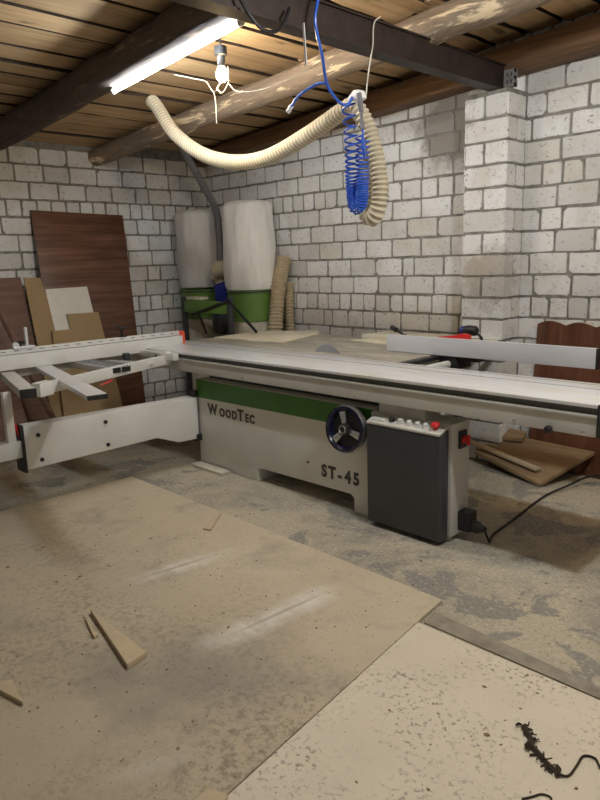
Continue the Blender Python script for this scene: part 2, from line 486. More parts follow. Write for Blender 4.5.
def brick_wall(name, T, ua, ub, ztop, joints, seed, pitch=.27, holes=(), nrows=None):
    rng = random.Random(seed)
    bm = bmesh.new()
    row = 0; z = Z0
    while z < ztop(ua) or z < ztop(ub):
        hdr = (row % 6 == 1)
        pt = pitch/2 + .001 if hdr else pitch
        cuts = list(joints.get(row, []))
        if not cuts: cuts = [ua + rng.uniform(0, 1) * pitch if hdr else ua + (pitch/2 if row % 2 else 0) + rng.uniform(.0, .05)]
        while cuts[0] > ua: cuts.insert(0, cuts[0] - pt + rng.uniform(-.006, .006))
        while cuts[-1] < ub: cuts.append(cuts[-1] + (pt if rng.random() > .06 or hdr else pt*.55) + rng.uniform(-.006, .006))
        jt = .015
        for a, b in zip(cuts, cuts[1:]):
            a2, b2 = max(a + jt/2 + rng.uniform(-.002, .003), ua), min(b - jt/2, ub)
            top = min(z + CH - .013 + rng.uniform(-.003, .003), ztop((a2+b2)/2))
            if b2 - a2 < .03 or top - z < .03: continue
            brick_outline(bm, T, a2, b2, z + rng.uniform(-.002, .002), top, rng)
        z += CH; row += 1
    o = add(name, bm, M['brick'], smooth=False)
    tag(o, kind='structure'); return o

# course rows as they stand in the two seen walls: {row: positions of the upright joints}
def row_of(zc): return int(round((zc - Z0 - CH/2) / CH))
JR = {2.485: [-3.519, -3.224, -2.952], 2.335: [-5.095, -4.83, -4.587, -4.309, -4.03, -3.75, -3.469, -3.182, -2.906],
      2.185: [-4.932, -4.646, -4.363, -4.08, -3.81, -3.534, -3.25, -2.968], 2.035: [-4.997, -4.855, -4.718, -4.58, -4.44, -4.3, -4.16, -4.02, -3.88, -3.73, -3.592, -3.449, -3.258, -3.105, -2.962],
      1.885: [-4.92, -4.653, -4.378, -4.1, -3.82, -3.541, -3.257, -2.977], 1.735: [-4.972, -4.761, -4.493, -4.204, -3.93, -3.657, -3.393, -3.102],
      1.585: [-4.937, -4.658, -4.383, -4.107, -3.83, -3.549, -3.261, -2.981], 1.435: [-4.846, -4.558, -4.287, -4.008, -3.725, -3.446, -3.325, -3.042],
      1.285: [-4.686, -4.406, -4.241, -3.976, -3.70, -3.425, -3.134], 1.135: [-4.707, -4.565, -4.425, -4.289, -4.147, -4.014, -3.863, -3.733, -3.576, -3.444, -3.29, -3.151, -3.01],
      .985: [-4.631, -4.352, -4.245, -4.053, -3.877, -3.74], .835: [-4.555, -4.279, -4.008]}
JL = {2.485: [2.469, 2.737, 2.996], 2.335: [2.506, 2.766, 3.01, 3.281], 2.185: [2.622, 2.889, 3.153, 3.422], 2.035: [2.401, 2.535, 2.674, 2.807, 2.946],
      1.885: [2.615], 1.735: [2.481]}
jr = {row_of(k): v for k, v in JR.items()}; jl = {row_of(k): v for k, v in JL.items()}
zc_A = lambda x: 2.72 + (x + 6.06) * .0665
zc_B = lambda x: (2.60 + (x + 6.06) * .09) if x < -2.45 else (2.925 + (x + 2.45) * .0665)
zc_C = lambda x: (2.64 + (x + 6.06) * .079) if x < -2.45 else (2.925 + (x + 2.45) * .0665)

wr = brick_wall('wall_right', lambda u, v, n: (u, YR - n, v), XL, XN, lambda u: zc_C(u) + .02, jr, 3, .278)
wl = brick_wall('wall_left', lambda u, v, n: (XL + n, u, v), YN, YR, lambda u: 2.56 if u > 2.3 else 2.72, jl, 5, .265)
wb = brick_wall('wall_back', lambda u, v, n: (u, YN + n, v), XL, XN, lambda u: zc_A(u) + .02, {}, 8)
wf = brick_wall('wall_far', lambda u, v, n: (XN - n, u, v), YN, YR, lambda u: 3.3, {}, 9)
for par, b in ((wr, (XL-.2, XN+.2, YR, YR+.2, -.1, 3.7)), (wl, (XL-.2, XL, YN-.2, YR+.2, -.1, 3.7)), (wb, (XL-.2, XN+.2, YN-.2, YN, -.1, 3.7)), (wf, (XN, XN+.2, YN-.2, YR+.2, -.1, 3.7))):
    add('mortar_bed', MB().box(*b), M['mortar'], par)

add('floor', MB().box(XL, XN, YN, YR, -.12, 0), M['floor'])['kind'] = 'structure'

# brick pillar under the steel beam
rng = random.Random(21)
bm = bmesh.new()
PX0, PX1, PY0 = -2.715, -2.395, 4.305
z = Z0; row = 0
while z < 2.55:
    top = min(z + CH - .013, 2.572)
    F = lambda u, v, n: (u, PY0 - n, v)
    S = lambda u, v, n: (PX1 + n, u, v)
    S2 = lambda u, v, n: (PX0 - n, u, v)
    if row % 2:
        brick_outline(bm, F, PX0, PX1 + .006, z, top, rng)
        for q in ((PY0 - .005, PY0 + .115), (PY0 + .128, YR - .012)): brick_outline(bm, S, *q, z, top, rng); brick_outline(bm, S2, *q, z, top, rng)
    else:
        for q in ((PX0, PX0 + .142), (PX0 + .158, PX1 + .006)): brick_outline(bm, F, *q, z, top, rng)
        brick_outline(bm, S, PY0 - .005, YR - .02, z, top, rng); brick_outline(bm, S2, PY0 - .005, YR - .02, z, top, rng)
    z += CH; row += 1
pil = tag(add('wall_pillar', bm, M['brick'], smooth=False), kind='structure')
add('mortar_bed', MB().box(PX0, PX1, PY0, YR, 0, 2.575), M['mortar'], pil)

# boarded ceiling: each bay of boards lies on the logs, dark gaps between
def ceiling():
    rng = random.Random(4); mb = MB(); bm = mb.bm
    for ya, yb, zf in ((YN, 2.42, zc_A), (2.36, 3.56, zc_B), (3.5, YR, zc_C)):
        x = XL
        while x < XN:
            w = rng.uniform(.18, .29); g = rng.uniform(.026, .05)
            e = [(i, rng.uniform(-.009, .009), rng.uniform(-.009, .009)) for i in range(9)]
            lift = rng.uniform(0, .012); tw = rng.uniform(-.006, .006)
            lo, hi = [], []
            for i, da, db in e:
                y = ya + (yb-ya)*i/8
                for L, dz in ((lo, 0), (hi, .034)):
                    L.append((bm.verts.new((x + da, y, zf(x) + lift + dz)), bm.verts.new((x + w + db, y, zf(x + w) + lift + tw + dz))))
            for i in range(8):
                for q in ((lo[i][0], lo[i+1][0], lo[i+1][1], lo[i][1]), (hi[i][0], hi[i][1], hi[i+1][1], hi[i+1][0]),
                          (lo[i][0], hi[i][0], hi[i+1][0], lo[i+1][0]), (lo[i][1], lo[i+1][1], hi[i+1][1], hi[i][1])):
                    fq = bm.faces.new(q)
                    if q[0] is lo[i][0] and q[1] is hi[i][0] or q[0] is lo[i][1]: fq.material_index = 2
            bm.faces.new((lo[0][0], lo[0][1], hi[0][1], hi[0][0])); bm.faces.new((lo[8][0], hi[8][0], hi[8][1], lo[8][1]))
            x += w + g
        a = [(XL, ya, zf(XL)+.05), (-2.45, ya, zf(-2.45)+.05), (XN, ya, zf(XN)+.05)]; b = [(p[0], yb, p[2]) for p in a]
        va = [bm.verts.new(p) for p in a]; vb = [bm.verts.new(p) for p in b]
        for i in range(2): bm.faces.new((va[i], va[i+1], vb[i+1], vb[i])).material_index = 1
    o = add('ceiling', mb, [M['plank'], M['gap'], M['bark']], smooth=False); tag(o, kind='structure')
    # roof cover over it all
    add('roof_cover', MB().prism([(XL-.2, YN-.2, 2.86), (XN+.2, YN-.2, 3.5), (XN+.2, YN-.2, 3.7), (XL-.2, YN-.2, 3.7)], (0, YR-YN+.4, 0)), M['gap'], o)
ceiling()

def log(name, a, b, ra, rb, mat, seed, n=40):
    rng = random.Random(seed); a = Vector(a); b = Vector(b)
    pts = [a.lerp(b, i/n) + Vector((0, rng.uniform(-.006, .006), rng.uniform(-.006, .006))) for i in range(n+1)]
    rad = [(ra + (rb-ra)*i/n) * rng.uniform(.95, 1.05) for i in range(n+1)]
    mb = MB().tube(pts, rad, 18)
    for v in mb.bm.verts:
        v.co += Vector((0, rng.uniform(-.004, .004), rng.uniform(-.004, .004)))
    return tag(add(name, mb, mat), kind='structure')
tag(log('ceiling_log_beam', (-6.2, 2.4, 2.595), (3.6, 2.4, 3.245), .108, .108, M['logdark'], 1), 'thick dark log under the ceiling boards above the lit tube', 'beam')
tag(log('ceiling_log_beam', (-6.2, 3.28, 2.50), (3.6, 4.0, 3.30), .075, .12, M['loglight'], 2), 'peeled pale brown log with bare patches crossing above the steel beam', 'beam')
mb = MB().prism([(XL, 4.365, 2.505), (XN, 4.365, 2.975), (XN, 4.365, 3.25), (XL, 4.365, 2.62)], (0, .18, 0), .012)
tag(add('ceiling_timber_beam', mb, M['beamw']), 'squared red brown timber along the top of the right wall', 'beam', kind='structure')
mb = MB()
SX0, SX1 = -2.55, -2.45
mb.box(SX0, SX1, YN, 4.36, 2.576, 2.586); mb.box(SX0, SX1, YN, 4.36, 2.722, 2.732); mb.box(-2.475, -2.465, YN, 4.36, 2.586, 2.722)
tag(add('ceiling_steel_beam', mb, M['steel']), 'dark brown steel beam resting on the brick pillar', 'beam', kind='structure')

# ------------------------------------------------------------------ panel saw
saw = thing('panel_saw', (-3.2, 3.2, 0), 'long beige and green sliding table saw with crosscut table, in mid room', 'saw')
FY = 2.90
mb = MB().prism([(-4.12, FY, .0), (-3.45, FY, .0), (-3.45, FY, .085), (-3.43, FY, .1), (-2.585, FY, .107), (-2.56, FY, .088), (-2.56, FY, 0), (-2.40, FY, 0), (-2.40, FY, .66), (-4.12, FY, .66)], (0, .72, 0), .006)
cab = add('cabinet', mb, M['beige'], saw)
st = add('green_stripe', MB().prism([(-4.117, FY-.002, .522), (-2.403, FY-.002, .531), (-2.403, FY-.002, .657), (-4.117, FY-.002, .657)], (0, .01, 0)), M['green'], saw)
st['label'] = 'green stripe'
add('bolt_hole', MB().lathe((-2.946, FY, .239), [(.009, -.002), (.009, .004)], 10, 'Y'), M['black'], cab)
add('support_beam', MB().box(-4.08, -2.42, 3.0, 3.55, .655, .73), M['charcoal'], saw)

def lettering(parts, x, z, par, y=FY-.0015, slope=0.0):
    bms = bmesh.new()
    for body, size in parts:
        bm, w = text_bm(body, size, .001, Matrix.Translation((x, y, z)) @ Matrix.Rotation(PI/2, 4, 'X') @ Matrix.Diagonal((.92, 1, 1, 1)))
        if body == '-': x += size*.1
        me = bpy.data.meshes.new('t'); bm.to_mesh(me); bms.from_mesh(me); bpy.data.meshes.remove(me); bm.free()
        x += w*.92 + size*.13
    o = add('lettering', bms, M['letter'], par, smooth=False); return o
lettering([('W', .112), ('O', .082), ('O', .082), ('D', .082), ('T', .112), ('E', .082), ('C', .082)], -3.985, .414, cab)
lettering([('S', .106), ('T', .106), ('-', .106), ('4', .106), ('5', .106)], -2.825, .176, cab)

# handwheel
hw = (-2.545, 2.83, .535)
tiltm = Matrix.Translation(hw) @ Matrix.Rotation(math.radians(-6), 4, 'X') @ Matrix.Rotation(math.radians(5), 4, 'Z')
def local(mb):
    bmesh.ops.transform(mb.bm, matrix=tiltm, verts=mb.bm.verts); return mb
wheel = add('handwheel', local(MB().lathe((0, 0, 0), [(.105, -.012), (.118, -.03), (.135, -.026), (.142, -.005), (.138, .018), (.12, .025), (.10, .02), (.105, -.012)], 40, 'Y')), M['navy'], saw)
add('back_disc', local(MB().lathe((0, 0, 0), [(.108, .004), (.108, .014)], 40, 'Y')), M['black'], wheel)
add('chrome_ring', local(MB().lathe((0, 0, 0), [(.1355, -.0285), (.143, -.014), (.1445, .006), (.1435, .006), (.142, -.005), (.1355, -.0285)], 40, 'Y')), M['chrome'], wheel)
for k in range(3):
    a = math.radians(105 + 120*k)
    d = Vector((math.cos(a), 0, math.sin(a))); s_ = Vector((-d.z, 0, d.x))
    pts = [d*.03 + s_*.014, d*.106 + s_*.022, d*.106 - s_*.022, d*.03 - s_*.014]
    add('spoke', local(MB().prism([p + Vector((0, -.02, 0)) for p in pts], (0, .018, 0), .003)), M['chrome'], wheel)
add('hub', local(MB().lathe((0, 0, 0), [(.0, -.046), (.026, -.044), (.036, -.036), (.038, .0), (.038, .07)], 24, 'Y')), M['black'], wheel)
add('indicator_ring', local(MB().tube([(.022*math.cos(t*PI/12), -.0455, .022*math.sin(t*PI/12)) for t in range(25)], .0028, 6)), M['chrome'], wheel)

# electrics cabinet and control box on the right end of the frame
ec = add('electrical_cabinet', MB().box(-2.41, -1.872, 2.888, 3.06, .03, .65, .006).box(-2.36, -2.05, 2.90, 3.05, .65, .722), M['beige2'], saw)
for x in (-2.36, -1.92):
    add('levelling_foot', MB().lathe((x, 2.93, 0), [(.026, 0), (.026, .012), (.010, .016), (.010, .035)], 14), M['beige2'], ec)
prof = [(2.888, .02), (2.815, .02), (2.802, .035), (2.802, .600), (2.888, .622)]
cb = add('control_box', MB().prism([(-2.372, y, z) for y, z in prof], (.485, 0, 0), .008), M['charcoal'], saw)
add('control_panel', MB().prism([(-2.372, 2.799, .601), (-2.372, 2.888, .632), (-2.372, 2.888, .646), (-2.372, 2.799, .614)], (.485, 0, 0), .004), M['beige2'], cb)
tilt = Matrix.Rotation(math.atan2(.032, .089), 4, 'X')
def on_panel(x, y, mb):
    z = .614 + (y - 2.799) * .36
    bmesh.ops.transform(mb.bm, matrix=Matrix.Translation((x, y, z)) @ tilt, verts=mb.bm.verts); return mb
add('display', on_panel(-2.307, 2.842, MB().box(-.045, .045, -.022, .022, -.002, .004, .002)), M['beige2'], cb)
for x, m in ((-2.222, 'black'), (-2.162, 'white'), (-2.104, 'white'), (-2.050, 'white'), (-1.998, 'white')):
    bt = add('push_button', on_panel(x, 2.842, MB().lathe((0, 0, 0), [(.019, -.002), (.019, .006), (.014, .008), (.014, .018), (.011, .021), (0, .021)], 18)), M[m], cb)
    bt['label'] = ('black' if m == 'black' else 'white') + ' push button'
e = add('emergency_stop', on_panel(-1.936, 2.842, MB().lathe((0, 0, 0), [(.012, 0), (.012, .014), (.023, .018), (.024, .028), (.018, .035), (0, .036)], 20)), M['red'], cb)
e['label'] = 'red emergency stop button'
sw = add('main_switch', MB().box(-1.874, -1.858, 2.95, 3.015, .51, .605, .003), M['black'], saw)
add('switch_knob', MB().lathe((-1.858, 2.983, .557), [(.022, 0), (.020, .022), (0, .024)], 18, 'X').box(-1.84, -1.822, 2.976, 2.990, .53, .584, .003), M['red'], sw)['label'] = 'red switch knob'
pg = add('power_socket', MB().box(-1.874, -1.80, 2.955, 3.035, .055, .165, .01).lathe((-1.80, 2.995, .085), [(.034, -.02), (.034, .03), (.022, .05), (.014, .075)], 14, 'X'), M['black'], saw)

# carriage: fixed beam, rail groove, sliding aluminium table
CX0, CX1, CY0, CY1 = -4.98, -1.105, 2.815, 3.30
beam = add('carriage_beam', MB().box(CX0, CX1-.008, CY0+.012, CY1-.02, .722, .818, .003).box(CX0, CX1-.008, CY0+.004, CY0+.05, .806, .820, .003), M['beige2'], saw)
for x, z in ((-3.473, .743), (-2.484, .737), (-1.493, .742), (-1.17, .737)):
    add('screw', MB().lathe((x, CY0+.012, z), [(0, -.010), (.008, -.008), (.009, 0), (.009, .003)], 12, 'Y'), M['chrome'], beam)
add('lock_knob', MB().lathe((-1.318, CY0+.012, .733), [(0, -.045), (.014, -.043), (.018, -.03), (.017, -.016), (.008, -.012), (.008, .003)], 16, 'Y'), M['black'], beam)
add('rail', MB().box(CX0+.01, CX1-.012, CY0+.022, CY1-.04, .818, .853), M['railgrey'], saw)
car = add('sliding_table', MB().box(CX0, CX1-.006, CY0, CY1, .851, .868, .003), M['alu'], saw)
for y, w in ((3.145, .006), (3.255, .004)):
    add('slot', MB().box(CX0+.01, CX1-.02, y, y+w, .866, .8686), M['charcoal'], car)
add('end_cap', MB().box(CX1-.008, CX1, CY0, CY1-.01, .724, .867, .002), M['black'], saw)

# saw table with its bevelled back corner
tb = add('saw_table', MB().prism([(-4.74, 3.308, .832), (-2.55, 3.308, .832), (-2.55, 4.24, .832), (-4.30, 4.24, .832), (-4.74, 3.97, .832)], (0, 0, .036), .004), M['iron'], saw)
add('table_skirt', MB().box(-4.1, -2.75, 3.36, 4.15, .73, .834), M['beige2'], saw)
add('black_edge_strip', MB().box(-2.548, -2.50, 3.33, 4.2, .838, .862, .003), M['black'], saw)
blade = MB(); pts = []
for k in range(96):
    a = 2*PI*k/96; r = .158 if k % 2 else .148
    pts.append((-3.215 + r*math.cos(a), 3.385, .772 + r*math.sin(a)))
blade.prism(pts, (0, .004, 0))
add('saw_blade', blade, M['blade'], saw)
add('fence_rail', MB().tube([(-2.43, 3.32, .815), (-2.43, 4.42, .815)], .024, 16), M['white'], saw)
rf = add('rip_fence', MB().box(-2.915, -1.475, 3.67, 3.705, .872, .985, .003), M['fence'], saw)
add('fence_holder', MB().box(-2.50, -2.22, 3.706, 3.80, .84, .955, .006).box(-2.50, -2.36, 3.69, 3.86, .785, .868, .006), M['black'], rf)
add('fence_top_plate', MB().box(-2.93, -2.2, 3.704, 3.80, .955, .964, .002), M['white'], rf)
add('end_cap', MB().box(-1.476, -1.468, 3.668, 3.707, .871, .986, .001), M['black'], rf)

# swing arm below the crosscut table
AX = -4.10
prof = [(1.575, .548), (2.885, .523), (2.885, .205), (2.70, .212), (2.52, .282), (1.575, .272)]
arm = add('swing_arm', MB().prism([(AX, y, z) for y, z in prof], (-.12, 0, 0), .005), M['white'], saw)
for y, z in ((1.662, .481), (1.67, .319), (2.127, .477), (2.131, .318)):
    add('bolt', MB().lathe((AX, y, z), [(.014, -.004), (.013, .008), (0, .009)], 12, 'X'), M['black'], arm)
add('end_plate', MB().box(AX-.125, AX+.003, 1.558, 1.576, .255, .56, .003), M['black'], arm)
add('telescopic_bar', MB().box(AX-.10, AX-.012, .70, 1.56, .355, .462, .004), M['white'], arm)
add('pivot_pin', MB().lathe((-4.135, 2.885, .18), [(.02, 0), (.02, .36), (.03, .36), (.03, .39), (0, .39)], 14), M['black'], arm)
add('hinge_plate', MB().box(-4.115, -4.085, 2.86, 2.90, .19, .24, .004), M['black'], arm)
post = add('support_post', MB().box(AX-.06, AX-.02, 1.485, 1.535, .46, .775, .004), M['white'], saw)
add('clamp_lever', MB().tube([(AX-.05, 1.57, .47), (AX-.045, 1.555, .53), (AX-.05, 1.54, .57)], .012, 8), M['red'], post)['label'] = 'red clamp lever'

# crosscut table
xt = add('crosscut_frame', MB().bar((-3.945, 1.60, .792), (-4.335, 2.77, .800), .045, .07, .004), M['white'], saw)
add('cross_bar', MB().bar((-4.70, 2.785, .83), (-4.20, 2.79, .83), .05, .05, .004), M['white'], xt)
add('corner_block', MB().box(-4.345, -4.29, 2.765, 2.812, .765, .866, .004), M['white'], xt)
add('cross_bar', MB().bar((-4.75, 1.75, .797), (-3.86, 1.535, .797), .09, .05, .004), M['beige2'], xt)
add('bar_end_cap', MB().bar((-3.863, 1.536, .797), (-3.848, 1.532, .797), .092, .053, .003), M['black'], xt)
add('slide_block', MB().bar((-3.90, 1.60, .80), (-3.94, 1.70, .80), .065, .085, .006), M['white'], xt)
add('inner_rail', MB().bar((-4.75, 1.55, .79), (-4.79, 2.80, .79), .04, .05, .003), M['beige2'], xt)
add('brace', MB().bar((-4.70, 2.47, .80), (-4.23, 2.62, .80), .02, .02, .002), M['white'], xt)
sa = add('support_arm', MB().bar((-4.86, 2.03, .815), (-3.325, 1.69, .815), .11, .028, .003), M['alu'], saw)
add('bar_end_cap', MB().bar((-3.328, 1.6907, .815), (-3.312, 1.687, .815), .108, .026, .002), M['black'], sa)
ra = add('roller_arm', MB().bar((-4.88, 2.29, .808), (-4.145, 2.30, .808), .15, .04, .004), M['alu'], saw)
for k in range(5): add('rib', MB().bar((-4.86, 2.235 + k*.028, .829), (-4.15, 2.245 + k*.028, .829), .008, .004), M['charcoal'], ra)
for q in (-.038, .038): add('bar_end_cap', MB().box(-4.147, -4.132, 2.30+q-.032, 2.30+q+.032, .790, .826, .002), M['black'], ra)
add('toggle_lever', MB().tube([(-4.15, 2.22, .78), (-4.12, 2.21, .745), (-4.13, 2.13, .725)], .007, 8), M['red'], ra)['label'] = 'red toggle lever'
cf = add('crosscut_fence', MB().box(-4.69, -4.645, 1.0, 3.165, .832, .930, .004).box(-4.73, -4.69, 1.0, 3.165, .845, .966, .003), M['white'], saw)
add('fence_slot', MB().box(-4.688, -4.678, 1.01, 3.15, .929, .9325), M['charcoal'], cf)
add('scale_tape', MB().box(-4.6905, -4.689, 1.0, 3.16, .949, .956), M['scale'], cf)
add('fence_tip', MB().box(-4.735, -4.64, 3.165, 3.185, .848, .965, .003), M['rred'], cf)['label'] = 'red plastic fence tip'
fs = add('flip_stop', MB().box(-4.74, -4.68, 1.80, 1.95, .966, .980, .004).lathe((-4.70, 1.90, .975), [(.012, 0), (.012, .13), (.008, .135), (0, .135)], 12).lathe((-4.70, 1.82, .99), [(.022, -.013), (.022, .013)], 14, 'X'), M['alu'], cf)
add('clamp_knob', MB().lathe((-4.71, 1.86, .98), [(.006, 0), (.006, .015), (.028, .018), (.030, .03), (.02, .036), (0, .036)], 16), M['black'], fs)
fs = add('flip_stop', MB().box(-4.735, -4.685, 2.62, 2.68, .966, .976, .003), M['black'], cf)
add('clamp_knob', MB().lathe((-4.71, 2.65, .974), [(.012, 0), (.010, .05), (.036, .055), (.038, .066), (.03, .076), (0, .078)], 18), M['black'], fs)
add('fence_bracket', MB().box(-4.64, -4.60, 2.60, 2.64, .76, .85, .003).tube([(-4.62, 2.60, .81), (-4.55, 2.52, .79)], .008, 8), M['charcoal'], xt)
add('clamp_handle', MB().tube([(-4.55, 2.88, .835), (-4.45, 2.80, .83), (-4.40, 2.74, .825)], .010, 8).lathe((-4.42, 2.80, .80), [(.022, 0), (.022, .05), (0, .052)], 12), M['black'], xt)

# things lying on the saw table
tag(add('cream_board', MB().prism([(-4.70, 3.53, .869), (-3.88, 3.60, .869), (-4.10, 4.22, .869), (-4.28, 4.395, .869), (-4.73, 4.05, .869)], (0, 0, .010), .001), M['cream']), 'cream bare board lying flat on the far left of the saw table', 'board')
tag(add('cream_board', MB().prism([(-3.56, 4.16, .869), (-2.40, 4.22, .869), (-2.46, 4.50, .869), (-3.45, 4.44, .869)], (0, 0, .038), .002), M['cream']), 'thick cream board on the table edge behind the rip fence', 'board')
tag(add('dusty_offcut', MB().prism([(-3.52, 3.98, .869), (-3.06, 3.93, .869), (-3.02, 4.06, .869), (-3.42, 4.12, .869)], (0, 0, .012), .001), M['cream']), 'small pale offcut in the dust between blade and thick cream board', 'offcut')
ph = thing('push_handle', (-2.44, 3.78, .964), 'red push handle lying on the rip fence', 'handle')
add('grip', MB().prism([(-2.56, 3.745, .966), (-2.31, 3.745, .966), (-2.31, 3.745, 1.006), (-2.36, 3.745, 1.014), (-2.42, 3.745, .998), (-2.56, 3.745, .980)], (0, .03, 0), .005), M['red'], ph)
add('base_plate', MB().box(-2.57, -2.30, 3.73, 3.79, .9645, .9685, .001), M['red'], ph)
kn = thing('clamp_knob_tool', (-2.40, 3.93, .907), 'black round knob with a blue collar behind the red handle', 'knob')
add('knob', MB().lathe((-2.46, 3.93, 1.012), [(.03, 0), (.036, .03), (.034, .085), (.024, .095), (0, .095)], 16, 'X'), M['black'], kn)
add('collar', MB().lathe((-2.48, 3.93, 1.012), [(.028, 0), (.028, .02)], 16, 'X'), M['bluecan'], kn)
add('stem', MB().tube([(-2.37, 3.93, 1.0), (-2.33, 3.93, .97), (-2.33, 3.93, .907)], .009, 8), M['black'], kn)
hb = thing('clamping_lever', (-2.9, 3.78, .964), 'black lever with a round grip at the left end of the rip fence', 'lever')
add('shaft', MB().tube([(-2.98, 3.85, 1.0), (-2.83, 3.76, .974)], .009, 8), M['black'], hb)
add('grip', MB().tube([(-3.03, 3.88, 1.008), (-2.96, 3.838, .997)], .018, 12), M['black'], hb)
add('foot', MB().lathe((-2.83, 3.76, .9642), [(.018, 0), (.016, .018), (0, .02)], 12), M['black'], hb)

# ------------------------------------------------------------------ dust collector in the corner
dc = thing('dust_collector', (-5.4, 4.15, 0), 'twin bag dust collector with green drums in the far corner', 'dust collector')
def bag(c, r, z0, z1, mat, seed):
    rng = random.Random(seed); ph_ = [rng.uniform(0, 6.28) for _ in range(6)]
    def wob(a, h):
        t = (h - z0)/(z1 - z0)
        return 1 + .028*math.sin(3*a + ph_[0] + 2*t) + .018*math.sin(7*a + ph_[1] - 3*t) + .012*math.sin(11*a + ph_[2] + 5*t) + .02*math.sin(5*t*2 + ph_[3] + a)
    prof = [(r*.80, z0), (r*.95, z0+.01), (r, z0+.05)] + [(r*(1.0 - .06*max(0, t-.5)), z0 + .05 + (z1-z0-.1)*t) for t in [i/10 for i in range(1, 11)]] + [(r*.90, z1-.02), (r*.78, z1-.004), (r*.4, z1+.006), (0.0, z1+.008)]
    return add('filter_bag', MB().lathe((c[0], c[1], 0), prof, 56, 'Z', wob), mat, dc)
RB, LB = (-5.015, 4.245), (-5.77, 4.21)
bag(RB, .245, 1.243, 2.065, M['bag'], 1); b2 = bag(LB, .228, 1.262, 2.035, M['bag2'], 2); b2['label'] = 'greyer filter bag'
for c, r in ((RB, .234), (LB, .222)):
    d = add('drum', MB().lathe((*c, 0), [(r, .955), (r+.006, .96), (r+.006, .975), (r, .98), (r, 1.21), (r+.006, 1.215), (r+.006, 1.245), (r-.01, 1.25)], 40), M['dgreen'], dc)
    add('clamp_band', MB().lathe((*c, 0), [(r+.005, 1.222), (r+.011, 1.224), (r+.011, 1.236), (r+.005, 1.238)], 40), M['charcoal'], d)
    wob = lambda a, h: 1 + .03*math.sin(5*a + 9*h) + .03*math.sin(9*a - 6*h)
    add('collection_sack', MB().lathe((*c, 0), [(r*.7, .03), (r*.98, .05), (r*1.0, .3), (r*1.02, .6), (r*.97, .9), (r*.95, .958)], 40, 'Z', wob), M['sack'], dc)
FYD = 3.83
add('front_beam', MB().box(-5.56, -4.89, FYD, FYD+.06, 1.045, 1.155, .004), M['dgreen'], dc)
for x in (-5.58, -4.86):
    add('leg', MB().box(x-.02, x+.02, FYD-.005, FYD+.04, 0, 1.19 if x < -5 else 1.2, .003), M['charcoal'], dc)
    add('leg', MB().box(x-.02, x+.02, 4.44, 4.48, 0, 1.0, .003), M['charcoal'], dc)
    add('side_rail', MB().box(x-.018, x+.018, FYD, 4.46, .55, .59, .003), M['charcoal'], dc)
add('brace', MB().bar((-5.42, FYD-.012, 1.02), (-4.87, FYD-.012, 1.165), .012, .022), M['black'], dc)
add('brace', MB().bar((-4.85, FYD-.012, 1.18), (-4.54, FYD+.05, .893), .012, .022), M['black'], dc)
add('brace', MB().bar((-5.32, FYD-.012, 1.06), (-5.20, FYD-.012, .85), .012, .022), M['black'], dc)
mot = add('motor', MB().lathe((-5.395, 4.19, 0), [(.075, 1.12), (.08, 1.13), (.085, 1.28), (.09, 1.285), (.09, 1.31), (.06, 1.33)], 24), M['bluecan'], dc)
add('fan_housing', MB().lathe((-5.395, 4.19, 0), [(.10, .82), (.12, .84), (.12, 1.08), (.09, 1.12)], 24), M['charcoal'], dc)
add('air_inlet', ribbed([(-5.395, 4.17, 1.31), (-5.41, 4.16, 1.37), (-5.39, 4.14, 1.425), (-5.31, 4.12, 1.455), (-5.2, 4.13, 1.45)], .068, .03, .13), M['hose3'], dc)
add('top_shelf', MB().box(-5.6, -5.33, 3.86, 3.96, 1.165, 1.19, .004), M['sack'], dc)
add('column', MB().box(-5.40, -5.36, 4.28, 4.32, 0, 1.98, .004), M['bluecan'], dc)
tag(add('extraction_pipe', MB().tube(smooth_path([(-5.12, 3.56, 2.62), (-5.16, 3.62, 2.55), (-5.30, 3.93, 2.25), (-5.405, 4.16, 2.02), (-5.42, 4.2, 1.80), (-5.42, 4.2, 1.50)], 8), .034, 14), M['greypipe']), 'slim grey pipe slanting from the ceiling down between the filter bags', 'pipe')

# flexible ducts
tag(add('flexible_duct', ribbed([(-4.60, 3.0, 2.708), (-4.54, 3.0, 2.66), (-4.329, 3, 2.44), (-4.039, 3, 2.268), (-3.763, 3, 2.180), (-3.503, 3, 2.145), (-3.26, 3, 2.160), (-2.949, 3.0, 2.235), (-2.70, 3.0, 2.312), (-2.61, 3.0, 2.325), (-2.555, 3.01, 2.27), (-2.505, 3.03, 2.15), (-2.470, 3.04, 2.0), (-2.455, 3.04, 1.86), (-2.475, 3.04, 1.765), (-2.53, 3.05, 1.725), (-2.580, 3.06, 1.775), (-2.595, 3.07, 1.9), (-2.595, 3.08, 2.08), (-2.59, 3.09, 2.2)], .044, .026, .13)
    , [M['hose'], M['groove']]), 'long cream ribbed duct sagging from the ceiling and looped at its hook', 'hose')
tag(add('flexible_hose', ribbed([(-4.695, 4.225, .0), (-4.69, 4.225, .5), (-4.685, 4.24, .92), (-4.72, 4.33, 1.28), (-4.765, 4.455, 1.53)], .068, .032, .11), [M['hose2'], M['groove']]), 'thick tan ribbed hose leaning on the wall behind the saw table', 'hose')
tag(add('flexible_hose', ribbed([(-4.70, 4.43, .0), (-4.70, 4.43, .5), (-4.705, 4.44, .9), (-4.735, 4.475, 1.2), (-4.75, 4.49, 1.30)], .042, .03, .11), [M['hose2'], M['groove']]), 'thinner tan hose standing right of the thick hose', 'hose')

